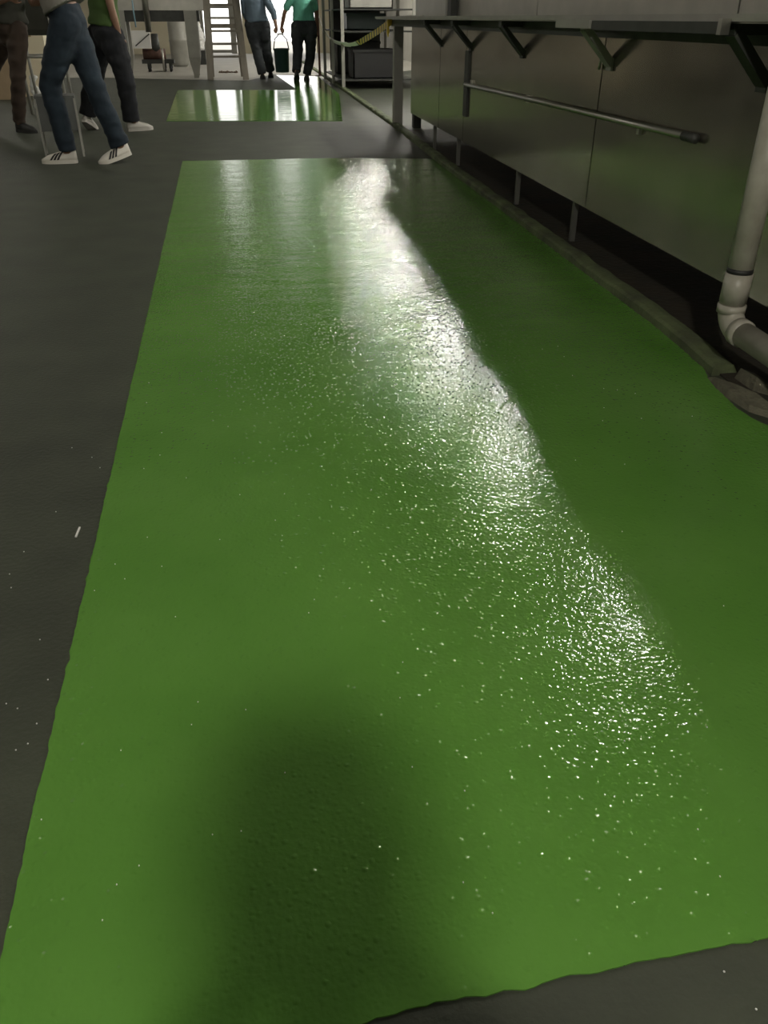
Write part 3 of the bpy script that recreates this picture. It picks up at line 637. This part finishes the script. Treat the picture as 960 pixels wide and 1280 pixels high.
bm = NB(); tube(bm, [(cx(203), -.23, 0.0), (cx(203), -.23, cz(60))], .022, 10); link('prop_leg', bm, M_steel2, ct, True)
Yd = 22.5; dr = thing('drum', 'tall pale grey drum standing behind the leg of the machine', 'drum', (X(226, 80, Yd), Yd, 0)); Rd = (X(237, 80, Yd) - X(215, 80, Yd)) / 2
bm = NB(); H = Z(26, Yd); lathe(bm, [(Rd * .8, 0), (Rd * .97, .05), (Rd, .10), (Rd, H * .55), (Rd * 1.03, H * .56), (Rd * 1.03, H * .6), (Rd, H * .61), (Rd, H - .04), (Rd * .93, H)]); link('shell', bm, M_paint, dr, True)
bm = NB(); lathe(bm, [(Rd * .9, H), (Rd * .88, H + .02), (.04, H + .03)]); link('lid', bm, M_white, dr)
Ys = 23.5; sk = thing('sack', 'white sack standing on a dark block beside the ladder', 'sack', (X(251, 72, Ys), Ys, 0)); sw = (X(258, 72, Ys) - X(245, 72, Ys)) / 2
link('block', B(-sw, sw, -.2, .2, 0, Z(63, Ys)), M_dark, sk, bevel=.01)
bm = NB(); tube(bm, [(0, 0, Z(62, Ys)), (.01, 0, Z(50, Ys)), (-.01, 0, Z(40, Ys)), (-.04, 0, Z(30, Ys)), (-.06, 0, Z(18, Ys))], [(sw, .18), (sw * 1.05, .2), (sw * .85, .18), (sw * .7, .13), (sw * .45, .1)], 16, Vector((1, 0, 0)), True); put('bag', remesh(bm, .02, 2, .03, 5), M_white, sk)

# ------------------------------------------------------------------ rack, pole, tape at the far right
pl2 = gp(400, 95); o = thing('marker_pole', 'thin rust-brown pole holding one end of the hazard tape', 'pole', (pl2.x, pl2.y, 0))
bm = NB(); tube(bm, [(0, 0, .01), (0, 0, 2.2)], .022, 10); link('shaft', bm, M_rust, o, True)
bm = NB(); lathe(bm, [(.10, 0), (.10, .012), (.03, .02), (.025, .05)]); link('foot_plate', bm, M_rust, o)
r0, r1 = gp(421, 107), gp(464, 111)
rk = thing('storage_rack', 'dark metal storage rack loaded behind the hazard tape', 'rack', (r0.x, r0.y, 0)); rx = 1.15; ry = 2.6
for x in (0, rx):
    for y in (-.9, .45, ry - .9): link('post', B(x - .025, x + .025, y - .025, y + .025, 0, 2.2), M_paint, rk)
for zz in (.14, .82, 1.12, 1.6): link('shelf', B(0, rx, -.9, ry - .9, zz - .02, zz), M_dark, rk)
bm = NB(); box(bm, .1, rx - .1, ry - .93, ry - .91, .15, 2.1); link('back_sheet', bm, M_dark, rk)
def crate(lab, x, y, z_, sx, sy, sz, m, rk=rk):
    c = thing('crate', lab, 'crate', (rk.location.x + x, rk.location.y + y, z_))
    bm = NB(); th = .018; box(bm, -sx, sx, -sy, sy, 0, th); box(bm, -sx, sx, -sy, -sy + th, 0, sz); box(bm, -sx, sx, sy - th, sy, 0, sz); box(bm, -sx, -sx + th, -sy, sy, 0, sz); box(bm, sx - th, sx, -sy, sy, 0, sz); link('shell', bm, m, c)
    bm = NB(); box(bm, -sx - .012, sx + .012, -sy - .012, -sy, sz - .04, sz); box(bm, -sx - .012, -sx, -sy, sy, sz - .04, sz); link('rim', bm, m, c); return c
crate('dark grey crate on the lowest rack shelf', .55, -.45, .142, .36, .3, .42, M_black)
crate('dark green crate on the middle rack shelf', .5, .1, .822, .32, .25, .24, M_navy)
crate('grey crate on the upper rack shelf', .5, -.4, 1.122, .35, .28, .34, M_paint)
crate('dark grey crate at the far end of the lowest shelf', .5, 1.1, .142, .38, .4, .5, M_black)
bm = NB(); q = gp(441, 97); P = [Vector((0, 0, .05)), Vector((.02, 0, .2)), Vector((0, 0, .36)), Vector((-.02, 0, .48))]
tube(bm, P, [(.10, .10), (.13, .12), (.10, .1), (.04, .04)], 14, Vector((1, 0, 0)), True)
o = tag(put('rubbish_bag', remesh(bm, .015, 2, .03, 2), M_bag, None), 'pale plastic bag slumped on the floor at the rack foot', 'bag'); o.location = (q.x - .22, q.y - .05, 0); 
q = gp(428, 88); o = thing('paper_cup', 'small white cup lying beside the pale plastic bag', 'cup', (q.x - .12, 17.3, .045))
bm = NB(); tube(bm, [(0, -.05, 0), (0, .05, 0)], [.045, .035], 14); link('cup_wall', bm, M_white, o, True)
# tape
TP = [(398.5, 19, 18.2), (403, 33, 17.6), (409, 43, 16.8), (415, 50, 16.0), (424, 54, 15.0), (433, 55.5, 14.0), (441, 55.5, 13.2), (449, 53, 12.3), (458, 48, 11.5), (467, 42.5, 10.8), (476, 36.5, 10.2), (483, 31, 9.8), (487, 27, 9.55)]
P = [atY(*t_) for t_ in TP]; fine = []
for i in range(len(P) - 1):
    p0, p1, p2, p3 = P[max(i - 1, 0)], P[i], P[i + 1], P[min(i + 2, len(P) - 1)]
    for k in range(6):
        u = k / 6; fine.append(.5 * ((2 * p1) + (p2 - p0) * u + (2 * p0 - 5 * p1 + 4 * p2 - p3) * u * u + (3 * p1 - p0 - 3 * p2 + p3) * u ** 3))
fine.append(P[-1]); bm = NB(); rows = []; nseg = len(fine)
for i, c in enumerate(fine):
    d_ = (fine[min(i + 1, nseg - 1)] - fine[max(i - 1, 0)]).normalized(); tw = .9 * math.sin(math.pi * i / nseg) * (1 if i < nseg * .58 else .25)
    s_ = d_.cross(Vector((0, 0, 1))).normalized(); u_ = (s_.cross(d_) * math.cos(tw) + s_ * math.sin(tw)).normalized(); hwid = .032 + .014 * (i / nseg < .45)
    n_ = d_.cross(u_) * .0012; sk_ = d_ * .03
    rows.append([bm.verts.new(c + u_ * hwid + n_ + sk_), bm.verts.new(c - u_ * hwid + n_ - sk_), bm.verts.new(c - u_ * hwid - n_ - sk_), bm.verts.new(c + u_ * hwid - n_ + sk_)])
for i, (A, C) in enumerate(zip(rows, rows[1:])):
    for k in range(4):
        f_ = bm.faces.new((A[k], A[(k + 1) % 4], C[(k + 1) % 4], C[k])); f_.material_index = 0 if i < nseg * .54 else (1 if i % 2 else 2)
bm.faces.new(rows[0]); bm.faces.new(rows[-1][::-1])
tp = thing('hazard_tape', 'yellow and black striped hazard tape sagging from pole to counter', 'tape', (P[-1].x, P[-1].y, 0)); o = link('ribbon', bm, [M_tapew, M_yellow, M_tblack], tp); o.location = -Vector((P[-1].x, P[-1].y, 0))
bm = NB(); ell(bm, P[-1], (.035, .035, .045), u=10, v=8); ell(bm, P[-1] + Vector((-.02, -.02, -.08)), (.016, .016, .07), u=8, v=6)
o = put('knot', remesh(bm, .008, 1, .01), M_yellow, tp); o.location = -Vector((P[-1].x, P[-1].y, 0))
